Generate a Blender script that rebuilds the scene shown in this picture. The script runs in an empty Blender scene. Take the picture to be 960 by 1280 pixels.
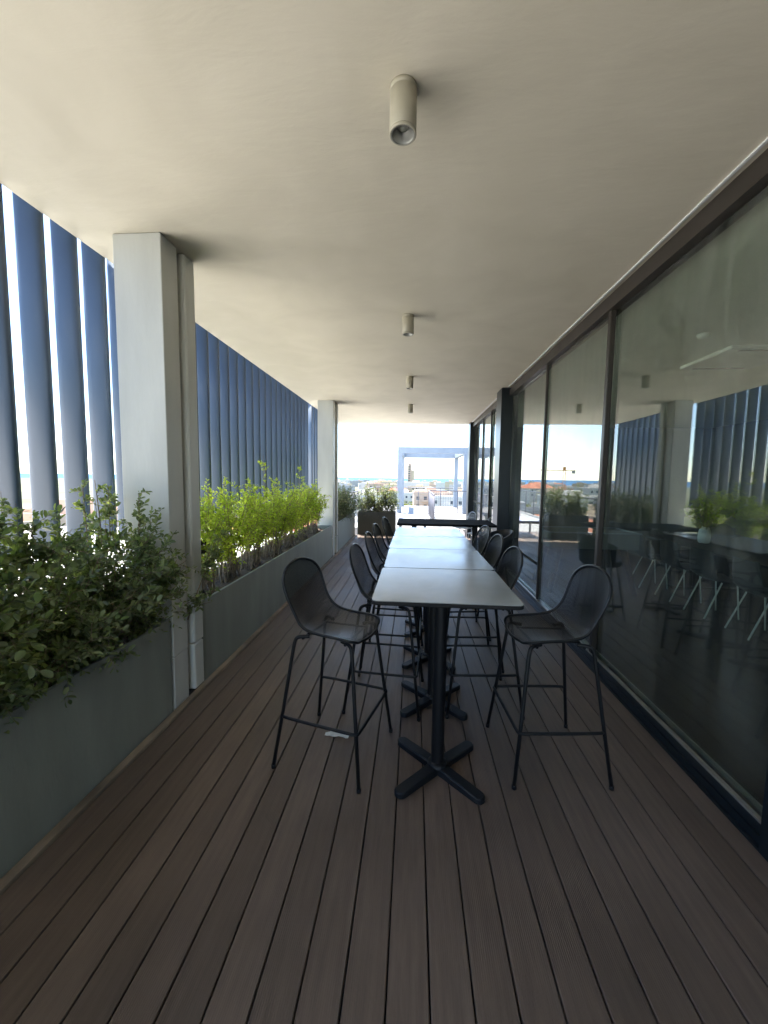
import bpy, bmesh, math, random
import numpy as np
from mathutils import Vector, Matrix
R = math.radians
PI = math.pi
rng = random.Random(7)
scene = bpy.context.scene
COL = scene.collection

# ------------------------------------------------------------------ helpers
class MB:
    """collects shapes into one mesh"""
    def __init__(self):
        self.v = []; self.f = []; self.uv = None; self.m = []
        self.smooth = []
    def add(self, vs, fs, smooth=False, mi=0):
        o = len(self.v)
        self.v += [tuple(p) for p in vs]
        for f in fs:
            self.f.append([i + o for i in f]); self.smooth.append(smooth); self.m.append(mi)
        return self
    def box(self, x0, x1, y0, y1, z0, z1, M=None, mi=0, bev=0.0):
        if bev > 0:
            b = bev
            # chamfered vertical + horizontal edges
            vs = []
            for z, ins in ((z0, b), (z0 + b, 0), (z1 - b, 0), (z1, b)):
                X0, X1, Y0, Y1 = x0 + ins, x1 - ins, y0 + ins, y1 - ins
                c = b
                vs += [(X0 + c, Y0, z), (X1 - c, Y0, z), (X1, Y0 + c, z), (X1, Y1 - c, z),
                       (X1 - c, Y1, z), (X0 + c, Y1, z), (X0, Y1 - c, z), (X0, Y0 + c, z)]
            fs = []
            for k in range(3):
                for i in range(8):
                    j = (i + 1) % 8
                    fs.append((k * 8 + i, k * 8 + j, k * 8 + 8 + j, k * 8 + 8 + i))
            fs.append(tuple(range(7, -1, -1))); fs.append(tuple(range(24, 32)))
        else:
            vs = [(x0, y0, z0), (x1, y0, z0), (x1, y1, z0), (x0, y1, z0), (x0, y0, z1), (x1, y0, z1), (x1, y1, z1), (x0, y1, z1)]
            fs = [(3, 2, 1, 0), (4, 5, 6, 7), (0, 1, 5, 4), (1, 2, 6, 5), (2, 3, 7, 6), (3, 0, 4, 7)]
        if M is not None:
            vs = [M @ Vector(p) for p in vs]
        return self.add(vs, fs, False, mi)
    def tube(self, pts, r, n=10, closed=False, caps=True, mi=0):
        pts = [Vector(p) for p in pts]
        N = len(pts)
        rs = r if isinstance(r, (list, tuple)) else [r] * N
        tang = []
        for i in range(N):
            if closed:
                t = pts[(i + 1) % N] - pts[(i - 1) % N]
            else:
                t = pts[min(i + 1, N - 1)] - pts[max(i - 1, 0)]
            tang.append(t.normalized() if t.length > 1e-9 else Vector((0, 0, 1)))
        up = Vector((0, 0, 1)) if abs(tang[0].z) < 0.9 else Vector((1, 0, 0))
        nrm = tang[0].cross(up).normalized()
        vs = []
        for i in range(N):
            nrm = nrm - tang[i] * nrm.dot(tang[i])
            nrm = nrm.normalized() if nrm.length > 1e-6 else tang[i].orthogonal().normalized()
            b = tang[i].cross(nrm)
            for k in range(n):
                a = 2 * PI * k / n
                vs.append(pts[i] + (nrm * math.cos(a) + b * math.sin(a)) * rs[i])
        fs = []
        for i in range(N if closed else N - 1):
            i2 = (i + 1) % N
            for k in range(n):
                k2 = (k + 1) % n
                fs.append((i * n + k, i * n + k2, i2 * n + k2, i2 * n + k))
        self.add(vs, fs, True, mi)
        if caps and not closed:
            o = len(self.v) - N * n
            self.f.append([o + k for k in range(n)][::-1]); self.smooth.append(False); self.m.append(mi)
            self.f.append([o + (N - 1) * n + k for k in range(n)]); self.smooth.append(False); self.m.append(mi)
        return self
    def lathe(self, prof, n=32, c=(0, 0, 0), mi=0, smooth=True):
        vs = []
        for r, z in prof:
            for k in range(n):
                a = 2 * PI * k / n
                vs.append((c[0] + r * math.cos(a), c[1] + r * math.sin(a), c[2] + z))
        fs = []
        for i in range(len(prof) - 1):
            for k in range(n):
                k2 = (k + 1) % n
                fs.append((i * n + k, i * n + k2, (i + 1) * n + k2, (i + 1) * n + k))
        return self.add(vs, fs, smooth, mi)
    def prism(self, poly, z0, z1, M=None, mi=0, bev=0.0):
        n = len(poly)
        if bev > 0:
            cx = sum(p[0] for p in poly) / n; cy = sum(p[1] for p in poly) / n
            def ins(p, b):
                d = math.hypot(p[0] - cx, p[1] - cy); k = (d - b) / d
                return (cx + (p[0] - cx) * k, cy + (p[1] - cy) * k)
            rings = [([ins(p, bev) for p in poly], z0), (poly, z0 + bev), (poly, z1 - bev), ([ins(p, bev) for p in poly], z1)]
        else:
            rings = [(poly, z0), (poly, z1)]
        vs = [(p[0], p[1], z) for ring, z in rings for p in ring]
        fs = []
        for k in range(len(rings) - 1):
            for i in range(n):
                j = (i + 1) % n
                fs.append((k * n + i, k * n + j, (k + 1) * n + j, (k + 1) * n + i))
        fs.append(tuple(range(n - 1, -1, -1))); L = (len(rings) - 1) * n
        fs.append(tuple(range(L, L + n)))
        if M is not None:
            vs = [M @ Vector(p) for p in vs]
        return self.add(vs, fs, False, mi)
    def build(self, name, mat, parent=None, origin=None):
        me = bpy.data.meshes.new(name)
        vs = self.v
        if origin is not None:
            vs = [(p[0] - origin[0], p[1] - origin[1], p[2] - origin[2]) for p in vs]
        me.from_pydata(vs, [], self.f)
        mats = mat if isinstance(mat, (list, tuple)) else [mat]
        for m in mats: me.materials.append(m)
        me.polygons.foreach_set('use_smooth', self.smooth)
        me.polygons.foreach_set('material_index', self.m)
        me.update()
        o = bpy.data.objects.new(name, me)
        if origin is not None: o.location = origin
        COL.objects.link(o)
        if parent is not None: o.parent = parent
        return o

def tag(o, label=None, cat=None, group=None, kind=None):
    if label: o['label'] = label
    if cat: o['category'] = cat
    if group: o['group'] = group
    if kind: o['kind'] = kind
    return o
def empty(name, loc=(0, 0, 0), rz=0.0, label=None, cat=None, group=None):
    o = bpy.data.objects.new(name, None); COL.objects.link(o)
    o.empty_display_size = 0.1
    o.location = loc; o.rotation_euler = (0, 0, rz)
    return tag(o, label, cat, group)
def copy_tree(o, parent=None):
    c = o.copy(); COL.objects.link(c); c.parent = parent
    for ch in list(o.children): copy_tree(ch, c)
    return c
def rrect(x0, x1, y0, y1, r, n=5):
    pts = []
    for cx, cy, a0 in ((x1 - r, y1 - r, 0), (x0 + r, y1 - r, 90), (x0 + r, y0 + r, 180), (x1 - r, y0 + r, 270)):
        for k in range(n + 1):
            a = R(a0 + 90 * k / n)
            pts.append((cx + r * math.cos(a), cy + r * math.sin(a)))
    return pts
def smooth_path(pts, it=3):
    pts = [Vector(p) for p in pts]
    for _ in range(it):
        q = [pts[0]]
        for a, b in zip(pts, pts[1:]):
            q.append(a * .75 + b * .25); q.append(a * .25 + b * .75)
        q.append(pts[-1]); pts = q
    return pts

# ------------------------------------------------------------------ materials
def newmat(name):
    m = bpy.data.materials.new(name); m.use_nodes = True
    nt = m.node_tree
    b = nt.nodes['Principled BSDF']
    return m, nt, b
def N(nt, t, **kw):
    n = nt.nodes.new(t)
    for k, v in kw.items(): setattr(n, k, v)
    return n
def pmat(name, col, rough=.5, metal=0.0, var=.12, scale=6.0, bump=0.0, bscale=60.0, stretch=(1, 1, 1), rvar=.0, spec=.5, col2=None):
    m, nt, b = newmat(name)
    tc = N(nt, 'ShaderNodeTexCoord'); mp = N(nt, 'ShaderNodeMapping'); mp.inputs['Scale'].default_value = stretch
    nt.links.new(tc.outputs['Object'], mp.inputs['Vector'])
    no = N(nt, 'ShaderNodeTexNoise'); no.inputs['Scale'].default_value = scale; no.inputs['Detail'].default_value = 6
    nt.links.new(mp.outputs[0], no.inputs['Vector'])
    cr = N(nt, 'ShaderNodeValToRGB')
    c2 = col2 if col2 else tuple(c * (1 - var) for c in col)
    c1 = col if col2 else tuple(min(1, c * (1 + var)) for c in col)
    cr.color_ramp.elements[0].position = .3; cr.color_ramp.elements[1].position = .7
    cr.color_ramp.elements[0].color = (*c2, 1); cr.color_ramp.elements[1].color = (*c1, 1)
    nt.links.new(no.outputs['Fac'], cr.inputs[0]); nt.links.new(cr.outputs[0], b.inputs['Base Color'])
    b.inputs['Roughness'].default_value = rough; b.inputs['Metallic'].default_value = metal
    b.inputs['Specular IOR Level'].default_value = spec
    if rvar:
        mr = N(nt, 'ShaderNodeMapRange'); mr.inputs['To Min'].default_value = rough - rvar; mr.inputs['To Max'].default_value = rough + rvar
        mr.inputs['From Min'].default_value = .3; mr.inputs['From Max'].default_value = .7
        nt.links.new(no.outputs['Fac'], mr.inputs['Value']); nt.links.new(mr.outputs[0], b.inputs['Roughness'])
    if bump:
        n2 = N(nt, 'ShaderNodeTexNoise'); n2.inputs['Scale'].default_value = bscale; n2.inputs['Detail'].default_value = 4
        nt.links.new(mp.outputs[0], n2.inputs['Vector'])
        bp = N(nt, 'ShaderNodeBump'); bp.inputs['Strength'].default_value = bump; bp.inputs['Distance'].default_value = .01
        nt.links.new(n2.outputs['Fac'], bp.inputs['Height']); nt.links.new(bp.outputs[0], b.inputs['Normal'])
    return m

def deck_mat():
    m, nt, b = newmat('deck_boards')
    g = N(nt, 'ShaderNodeNewGeometry'); tc = N(nt, 'ShaderNodeTexCoord')
    cr = N(nt, 'ShaderNodeValToRGB'); e = cr.color_ramp.elements
    e[0].color = (.108, .078, .060, 1); e[1].color = (.170, .126, .099, 1)
    mid = e.new(.5); mid.color = (.136, .100, .078, 1)
    nt.links.new(g.outputs['Random Per Island'], cr.inputs[0])
    mp = N(nt, 'ShaderNodeMapping'); mp.inputs['Scale'].default_value = (14, 1.0, 1)
    nt.links.new(tc.outputs['Object'], mp.inputs['Vector'])
    no = N(nt, 'ShaderNodeTexNoise'); no.inputs['Scale'].default_value = 3; no.inputs['Detail'].default_value = 8; no.inputs['Roughness'].default_value = .65
    nt.links.new(mp.outputs[0], no.inputs['Vector'])
    n3 = N(nt, 'ShaderNodeTexNoise'); n3.inputs['Scale'].default_value = 1.3; n3.inputs['Detail'].default_value = 5
    nt.links.new(tc.outputs['Object'], n3.inputs['Vector'])
    mr = N(nt, 'ShaderNodeMapRange'); mr.inputs['From Min'].default_value = .3; mr.inputs['From Max'].default_value = .7
    mr.inputs['To Min'].default_value = .8; mr.inputs['To Max'].default_value = 1.2
    nt.links.new(no.outputs['Fac'], mr.inputs['Value'])
    mr3 = N(nt, 'ShaderNodeMapRange'); mr3.inputs['From Min'].default_value = .35; mr3.inputs['From Max'].default_value = .65
    mr3.inputs['To Min'].default_value = .82; mr3.inputs['To Max'].default_value = 1.15
    nt.links.new(n3.outputs['Fac'], mr3.inputs['Value'])
    mu = N(nt, 'ShaderNodeMath', operation='MULTIPLY'); nt.links.new(mr.outputs[0], mu.inputs[0]); nt.links.new(mr3.outputs[0], mu.inputs[1])
    vm = N(nt, 'ShaderNodeVectorMath', operation='SCALE')
    nt.links.new(cr.outputs[0], vm.inputs[0]); nt.links.new(mu.outputs[0], vm.inputs['Scale'])
    nt.links.new(vm.outputs[0], b.inputs['Base Color'])
    mr2 = N(nt, 'ShaderNodeMapRange'); mr2.inputs['From Min'].default_value = .3; mr2.inputs['From Max'].default_value = .7
    mr2.inputs['To Min'].default_value = .42; mr2.inputs['To Max'].default_value = .6
    nt.links.new(n3.outputs['Fac'], mr2.inputs['Value']); nt.links.new(mr2.outputs[0], b.inputs['Roughness'])
    # fine grooves along the boards
    sx = N(nt, 'ShaderNodeSeparateXYZ'); nt.links.new(tc.outputs['Object'], sx.inputs[0])
    mm = N(nt, 'ShaderNodeMath', operation='MULTIPLY'); mm.inputs[1].default_value = 2 * PI / .0075
    nt.links.new(sx.outputs['X'], mm.inputs[0])
    sn = N(nt, 'ShaderNodeMath', operation='SINE'); nt.links.new(mm.outputs[0], sn.inputs[0])
    ad = N(nt, 'ShaderNodeMath', operation='MULTIPLY_ADD'); ad.inputs[1].default_value = 2.0
    nt.links.new(no.outputs['Fac'], ad.inputs[0]); nt.links.new(sn.outputs[0], ad.inputs[2])
    bp = N(nt, 'ShaderNodeBump'); bp.inputs['Strength'].default_value = .35; bp.inputs['Distance'].default_value = .001
    nt.links.new(ad.outputs[0], bp.inputs['Height']); nt.links.new(bp.outputs[0], b.inputs['Normal'])
    return m

def plaster_mat():
    m, nt, b = newmat('painted_plaster')
    tc = N(nt, 'ShaderNodeTexCoord')
    n1 = N(nt, 'ShaderNodeTexNoise'); n1.inputs['Scale'].default_value = 2.2; n1.inputs['Detail'].default_value = 9; n1.inputs['Distortion'].default_value = .6
    nt.links.new(tc.outputs['Object'], n1.inputs['Vector'])
    cr = N(nt, 'ShaderNodeValToRGB'); e = cr.color_ramp.elements
    e[0].position = .3; e[1].position = .7
    e[0].color = (.585, .54, .435, 1); e[1].color = (.65, .602, .492, 1)
    nt.links.new(n1.outputs['Fac'], cr.inputs[0]); nt.links.new(cr.outputs[0], b.inputs['Base Color'])
    b.inputs['Roughness'].default_value = .65; b.inputs['Specular IOR Level'].default_value = .35
    n2 = N(nt, 'ShaderNodeTexNoise'); n2.inputs['Scale'].default_value = 3.5; n2.inputs['Detail'].default_value = 7; n2.inputs['Roughness'].default_value = .55
    n2.inputs['Distortion'].default_value = .3
    mp = N(nt, 'ShaderNodeMapping'); mp.inputs['Scale'].default_value = (.8, 2.6, 1); mp.inputs['Rotation'].default_value = (0, 0, .35)
    nt.links.new(tc.outputs['Object'], mp.inputs['Vector']); nt.links.new(mp.outputs[0], n2.inputs['Vector'])
    vo = N(nt, 'ShaderNodeTexNoise'); vo.inputs['Scale'].default_value = 70; vo.inputs['Detail'].default_value = 2
    nt.links.new(tc.outputs['Object'], vo.inputs['Vector'])
    ma = N(nt, 'ShaderNodeMath', operation='MULTIPLY_ADD'); ma.inputs[1].default_value = .05
    nt.links.new(vo.outputs['Fac'], ma.inputs[0]); nt.links.new(n2.outputs['Fac'], ma.inputs[2])
    bp = N(nt, 'ShaderNodeBump'); bp.inputs['Strength'].default_value = .2; bp.inputs['Distance'].default_value = .02
    nt.links.new(ma.outputs[0], bp.inputs['Height']); nt.links.new(bp.outputs[0], b.inputs['Normal'])
    return m

def glass_mat(name='window_glass', tint=(.86, .92, .87), f0=.11, dust=.05):
    m, nt, b = newmat(name); nt.nodes.remove(b)
    out = nt.nodes['Material Output']
    lw = N(nt, 'ShaderNodeLayerWeight'); lw.inputs['Blend'].default_value = .5
    pw = N(nt, 'ShaderNodeMath', operation='POWER'); pw.inputs[1].default_value = 4.2
    nt.links.new(lw.outputs['Facing'], pw.inputs[0])
    ma = N(nt, 'ShaderNodeMath', operation='MULTIPLY_ADD'); ma.inputs[1].default_value = 1 - f0; ma.inputs[2].default_value = f0
    nt.links.new(pw.outputs[0], ma.inputs[0])
    tr = N(nt, 'ShaderNodeBsdfTransparent'); tr.inputs[0].default_value = (*tint, 1)
    gl = N(nt, 'ShaderNodeBsdfGlossy'); gl.inputs['Roughness'].default_value = .0
    mx = N(nt, 'ShaderNodeMixShader'); nt.links.new(ma.outputs[0], mx.inputs[0]); nt.links.new(tr.outputs[0], mx.inputs[1]); nt.links.new(gl.outputs[0], mx.inputs[2])
    # dried rain streaks and wiping marks
    tc = N(nt, 'ShaderNodeTexCoord')
    mp = N(nt, 'ShaderNodeMapping'); mp.inputs['Scale'].default_value = (1, 16, 1.0)
    nt.links.new(tc.outputs['Object'], mp.inputs['Vector'])
    n1 = N(nt, 'ShaderNodeTexNoise'); n1.inputs['Scale'].default_value = 1.0; n1.inputs['Detail'].default_value = 8; n1.inputs['Roughness'].default_value = .6; n1.inputs['Distortion'].default_value = .5
    nt.links.new(mp.outputs[0], n1.inputs['Vector'])
    n2 = N(nt, 'ShaderNodeTexNoise'); n2.inputs['Scale'].default_value = 1.6; n2.inputs['Detail'].default_value = 4
    nt.links.new(tc.outputs['Object'], n2.inputs['Vector'])
    mu = N(nt, 'ShaderNodeMath', operation='MULTIPLY'); nt.links.new(n1.outputs['Fac'], mu.inputs[0]); nt.links.new(n2.outputs['Fac'], mu.inputs[1])
    mr = N(nt, 'ShaderNodeMapRange'); mr.inputs['From Min'].default_value = .2; mr.inputs['From Max'].default_value = .42
    mr.inputs['To Min'].default_value = dust * .2; mr.inputs['To Max'].default_value = dust * 1.8
    nt.links.new(mu.outputs[0], mr.inputs['Value'])
    df = N(nt, 'ShaderNodeBsdfDiffuse'); df.inputs[0].default_value = (.6, .6, .55, 1)
    m2 = N(nt, 'ShaderNodeMixShader'); nt.links.new(mr.outputs[0], m2.inputs[0]); nt.links.new(mx.outputs[0], m2.inputs[1]); nt.links.new(df.outputs[0], m2.inputs[2])
    nt.links.new(m2.outputs[0], out.inputs['Surface'])
    return m

def leaf_mat(name, c_dark, c_light, trans=.45, tcol=None, rough=.45):
    m, nt, b = newmat(name)
    out = nt.nodes['Material Output']
    g = N(nt, 'ShaderNodeNewGeometry')
    cr = N(nt, 'ShaderNodeValToRGB'); e = cr.color_ramp.elements
    e[0].color = (*c_dark, 1); e[1].color = (*c_light, 1)
    nt.links.new(g.outputs['Random Per Island'], cr.inputs[0])
    nt.links.new(cr.outputs[0], b.inputs['Base Color']); b.inputs['Roughness'].default_value = rough
    tl = N(nt, 'ShaderNodeBsdfTranslucent')
    mixc = N(nt, 'ShaderNodeMix', data_type='RGBA', blend_type='MULTIPLY'); mixc.inputs['Factor'].default_value = 1
    k = tcol or (3.2, 2.9, .8)
    vm = N(nt, 'ShaderNodeVectorMath', operation='MULTIPLY'); vm.inputs[1].default_value = k
    nt.links.new(cr.outputs[0], vm.inputs[0]); nt.links.new(vm.outputs[0], tl.inputs[0])
    mx = N(nt, 'ShaderNodeMixShader'); mx.inputs[0].default_value = trans
    nt.links.new(b.outputs[0], mx.inputs[1]); nt.links.new(tl.outputs[0], mx.inputs[2])
    nt.links.new(mx.outputs[0], out.inputs['Surface'])
    return m

def mesh_seat_mat():
    """black perforated metal, the holes laid out in the seat's own UV metres"""
    m, nt, b = newmat('perforated_black_metal')
    out = nt.nodes['Material Output']
    b.inputs['Base Color'].default_value = (.011, .012, .015, 1); b.inputs['Roughness'].default_value = .42; b.inputs['Specular IOR Level'].default_value = .38
    uv = N(nt, 'ShaderNodeUVMap'); sx = N(nt, 'ShaderNodeSeparateXYZ'); nt.links.new(uv.outputs[0], sx.inputs[0])
    k = 2 * PI / .021
    outs = []
    for sgn in (1, -1):
        a = N(nt, 'ShaderNodeMath', operation='MULTIPLY_ADD'); a.inputs[1].default_value = sgn
        nt.links.new(sx.outputs['Y'], a.inputs[0]); nt.links.new(sx.outputs['X'], a.inputs[2])
        c = N(nt, 'ShaderNodeMath', operation='MULTIPLY'); c.inputs[1].default_value = k; nt.links.new(a.outputs[0], c.inputs[0])
        s = N(nt, 'ShaderNodeMath', operation='SINE'); nt.links.new(c.outputs[0], s.inputs[0])
        ab = N(nt, 'ShaderNodeMath', operation='ABSOLUTE'); nt.links.new(s.outputs[0], ab.inputs[0]); outs.append(ab)
    mn = N(nt, 'ShaderNodeMath', operation='MINIMUM'); nt.links.new(outs[0].outputs[0], mn.inputs[0]); nt.links.new(outs[1].outputs[0], mn.inputs[1])
    gt = N(nt, 'ShaderNodeMath', operation='GREATER_THAN'); gt.inputs[1].default_value = .74; nt.links.new(mn.outputs[0], gt.inputs[0])
    tr = N(nt, 'ShaderNodeBsdfTransparent')
    mx = N(nt, 'ShaderNodeMixShader'); nt.links.new(gt.outputs[0], mx.inputs[0]); nt.links.new(b.outputs[0], mx.inputs[1]); nt.links.new(tr.outputs[0], mx.inputs[2])
    nt.links.new(mx.outputs[0], out.inputs['Surface'])
    return m

def concrete_planter_mat():
    m = pmat('planter_coating', (.265, .285, .255), .6, var=.16, scale=3.0, bump=.10, bscale=45, stretch=(1, 1.6, .35), rvar=.1)
    return m

M = dict(
    deck=deck_mat(), plaster=plaster_mat(), glass=glass_mat(), seat=mesh_seat_mat(),
    planter=concrete_planter_mat(),
    planter_dark=pmat('dark_planter_coating', (.075, .078, .068), .65, var=.15, scale=3, bump=.2),
    black=pmat('black_powder_coat', (.006, .0065, .008), .45, spec=.3, var=.15, scale=30, rvar=.06, bump=.05, bscale=400),
    rim=pmat('black_rim_coat', (.008, .009, .011), .38, spec=.35, var=.15, scale=30, bump=.04, bscale=300),
    base=pmat('black_cast_base', (.007, .009, .012), .5, spec=.35, var=.2, scale=12, bump=.1, bscale=160, rvar=.08),
    top=None,
    edge=pmat('black_table_edge', (.010, .010, .011), .6, spec=.25),
    louver=pmat('blue_grey_blade_paint', (.076, .112, .170), .42, var=.03, scale=9, stretch=(1, 1, .2), rvar=.02),
    column=pmat('column_cladding', (.62, .63, .60), .45, var=.07, scale=3.5, bump=.1, bscale=35, rvar=.08, stretch=(1.5, 1.5, .35)),
    trim=pmat('worn_timber_edging', (.24, .19, .14), .75, var=.45, scale=9, bump=.4, stretch=(1, .35, 1)),
    under=pmat('dark_substrate', (.02, .018, .016), .9),
    frame=pmat('brown_black_aluminium', (.040, .033, .028), .42, var=.1, scale=4, metal=.2, rvar=.06),
    sill=pmat('blue_black_track', (.012, .018, .024), .35, metal=.3),
    alu=pmat('pale_aluminium_line', (.33, .33, .30), .38, metal=.5, var=.15, scale=12),
    lamp=pmat('beige_lamp_paint', (.40, .37, .29), .42, var=.06, scale=8),
    lens=pmat('lamp_lens', (.40, .41, .36), .12, var=.2, scale=60),
    soil=pmat('dry_soil', (.09, .062, .040), .95, var=.5, scale=30, bump=1.0, bscale=60),
    bark=pmat('stem_bark', (.26, .20, .14), .85, var=.4, scale=30, bump=.5),
    bark_dark=pmat('dark_gnarled_bark', (.025, .022, .020), .85, var=.4, scale=30, bump=.5),
    concrete=pmat('terrace_paving', (.24, .235, .225), .8, var=.1, scale=1.2, bump=.2),
    wall=pmat('wall_render', (.55, .52, .46), .8, var=.05, scale=1.5, bump=.1),
    steel_white=pmat('pale_grey_steel_paint', (.27, .31, .36), .45, var=.06, scale=3),
    rail=pmat('grey_railing_paint', (.16, .155, .18), .45),
    white=pmat('white_paint', (.72, .73, .74), .45, var=.05),
    chrome=pmat('bright_leg_paint', (.80, .80, .78), .35, metal=.0, var=.05),
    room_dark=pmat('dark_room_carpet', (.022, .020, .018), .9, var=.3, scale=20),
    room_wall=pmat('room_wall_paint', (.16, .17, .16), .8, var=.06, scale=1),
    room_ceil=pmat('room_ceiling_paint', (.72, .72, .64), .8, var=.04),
    black_fabric=pmat('black_moulded_seat', (.018, .022, .027), .5),
    dark_top=pmat('dark_table_top', (.022, .020, .019), .5, var=.2, scale=6, stretch=(4, 1, 1)),
    paper=pmat('white_paper', (.62, .64, .62), .8, var=.12, scale=25),
    sea=pmat('sea_water', (.035, .11, .21), .75, var=.15, scale=.003, spec=.1),
    earth=pmat('town_ground', (.15, .14, .09), .95, var=.35, scale=.02, col2=(.05, .07, .02)),
    roofwhite=pmat('pale_roof_membrane', (.80, .77, .70), .85, var=.12, scale=.5),
    win=pmat('dark_window_pane', (.05, .07, .09), .15, var=.3, scale=.5),
    tile=pmat('terracotta_roof', (.30, .10, .05), .85, var=.2, scale=1),
    crane=pmat('crane_orange_paint', (.65, .26, .06), .6),
)
def top_mat():
    m, nt, b = newmat('grey_laminate_top')
    tc = N(nt, 'ShaderNodeTexCoord')
    n1 = N(nt, 'ShaderNodeTexNoise'); n1.inputs['Scale'].default_value = 4; n1.inputs['Detail'].default_value = 7; n1.inputs['Distortion'].default_value = .4
    nt.links.new(tc.outputs['Object'], n1.inputs['Vector'])
    cr = N(nt, 'ShaderNodeValToRGB'); e = cr.color_ramp.elements; e[0].position = .3; e[1].position = .72
    e[0].color = (.30, .32, .315, 1); e[1].color = (.36, .38, .375, 1)
    nt.links.new(n1.outputs['Fac'], cr.inputs[0]); nt.links.new(cr.outputs[0], b.inputs['Base Color'])
    mr = N(nt, 'ShaderNodeMapRange'); mr.inputs['From Min'].default_value = .3; mr.inputs['From Max'].default_value = .7
    mr.inputs['To Min'].default_value = .16; mr.inputs['To Max'].default_value = .27; b.inputs['Specular IOR Level'].default_value = .75
    nt.links.new(n1.outputs['Fac'], mr.inputs['Value']); nt.links.new(mr.outputs[0], b.inputs['Roughness'])
    n2 = N(nt, 'ShaderNodeTexNoise'); n2.inputs['Scale'].default_value = 350
    nt.links.new(tc.outputs['Object'], n2.inputs['Vector'])
    bp = N(nt, 'ShaderNodeBump'); bp.inputs['Strength'].default_value = .08; bp.inputs['Distance'].default_value = .001
    nt.links.new(n2.outputs['Fac'], bp.inputs['Height']); nt.links.new(bp.outputs[0], b.inputs['Normal'])
    return m
M['top'] = top_mat()
LEAF = dict(
    oval=leaf_mat('leathery_dark_leaf', (.075, .105, .060), (.23, .27, .16), .38, (2.2, 2.3, .7), .38),
    lime=leaf_mat('fine_lime_leaf', (.19, .30, .035), (.44, .56, .10), .55, (1.9, 1.7, .8), .5),
    olive=leaf_mat('grey_olive_leaf', (.06, .08, .045), (.15, .18, .10), .35, (2.0, 2.0, .9), .5),
    tree=leaf_mat('town_tree_leaf', (.07, .10, .02), (.20, .22, .05), .3, (1.8, 1.6, .8), .6),
    vase=leaf_mat('bouquet_leaf', (.05, .09, .03), (.12, .18, .05), .4),
)

# ------------------------------------------------------------------ dimensions (metres)
CZ = 3.2          # ceiling height
GX = 1.62         # glazing line
LX = -2.262        # louvre line
YB, YE = -4.5, 11.8

# ------------------------------------------------------------------ setting: deck, ceiling, ground
def build_deck():
    mb = MB(); r = random.Random(3)
    x0, p = -1.0274, .1389
    for n in range(-4, 19):
        a = x0 + n * p + .0032; b = x0 + (n + 1) * p - .0032
        if n == 18: b = 1.598
        y = YB - r.random() * 2.2
        while y < 13.0:
            L = r.choice((3.9, 4.6, 5.2)) if y > 2 else r.uniform(12, 14.5); y1 = min(y + L, 13.0)
            mb.box(a, b, max(y, YB) + .0015, y1 - .0015, -.024, 0, bev=.0022)
            y = y1
    tag(mb.build('deck', M['deck']), kind='structure')
    s = MB(); s.box(-2.4, 8.2, YB, 13.0, -.30, -.026)
    tag(s.build('deck_substrate', M['under']), kind='structure')
    t = MB(); r = random.Random(5); y = YB
    while y < 11.3:
        y1 = min(y + 2.4, 11.3); t.box(-1.640, -1.592, y + .002, y1 - .002, -.026, .008, bev=.002); y = y1
    tag(t.build('deck_edging', M['trim']), kind='structure')
build_deck()
mb = MB(); mb.box(-2.248, 8.2, YB, YE, CZ, CZ + .34)
tag(mb.build('ceiling', M['plaster']), kind='structure')
mb = MB(); mb.box(GX + .13, 8.2, YB - .25, YB, -.3, CZ + .35)
tag(mb.build('end_wall', M['wall']), kind='structure')
# further terrace
mb = MB(); mb.box(-2.4, 6.0, 13.0, 24.0, -.30, -.004)
tag(mb.build('paved_terrace', M['concrete']), kind='structure')
mb = MB(); mb.box(-2.4, 8.2, -22, YB - .26, -.30, -.004)  # unseen slab added behind the camera to bounce sunlight onto ceiling and column fronts
tag(mb.build('paved_terrace', M['concrete']), kind='structure')
# inner room shell
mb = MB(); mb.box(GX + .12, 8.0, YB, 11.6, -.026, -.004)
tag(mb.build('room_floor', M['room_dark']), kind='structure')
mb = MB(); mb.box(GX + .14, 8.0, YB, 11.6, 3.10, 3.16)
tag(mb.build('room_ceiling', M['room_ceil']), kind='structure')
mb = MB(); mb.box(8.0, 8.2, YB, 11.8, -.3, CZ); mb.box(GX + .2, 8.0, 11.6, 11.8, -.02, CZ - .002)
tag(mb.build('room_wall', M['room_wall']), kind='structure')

# ------------------------------------------------------------------ glazed wall
gw = empty('glazed_wall', (GX, 3.5, 0), 0, 'full height dark framed glazing wall along the right side of the deck', 'glass wall')
def gpart(name, mb, mat, par=None):
    o = mb.build(name, mat)
    o.parent = par or gw; o.matrix_parent_inverse = Matrix.Translation((-GX, -3.5, 0)) if par is None else Matrix()
    return o
mb = MB(); mb.box(GX - .030, GX + .10, YB, 11.45, 3.062, 3.160); mb.box(GX - .01, GX + .08, YB, 11.45, 3.162, 3.198)
gpart('header', mb, M['frame'])
mb = MB(); mb.box(GX - .062, GX - .046, YB, 11.45, 3.190, 3.199)
gpart('ceiling_bead', mb, M['white'])
mb = MB(); mb.box(GX - .022, GX + .10, YB, 11.45, -.02, .048); mb.box(GX - .012, GX + .004, YB, 11.45, .05, .098)
mb.box(GX - .045, GX - .025, YB, 11.45, -.02, .012)
sill = gpart('sill_track', mb, M['sill'])
mb = MB(); mb.box(GX - .014, GX + .012, YB, 11.45, .100, .111); mb.box(GX + .05, GX + .058, YB, 11.45, .05, .125)
gpart('sill_edge', mb, M['alu'])
def mullion(y, w=.055, d0=-.03, d1=.08):
    mb = MB(); mb.box(GX + d0, GX + d1, y - w / 2, y + w / 2, .112, 3.061, bev=.004)
    # shadow groove strip
    gpart('mullion', mb, M['frame'])
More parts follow.
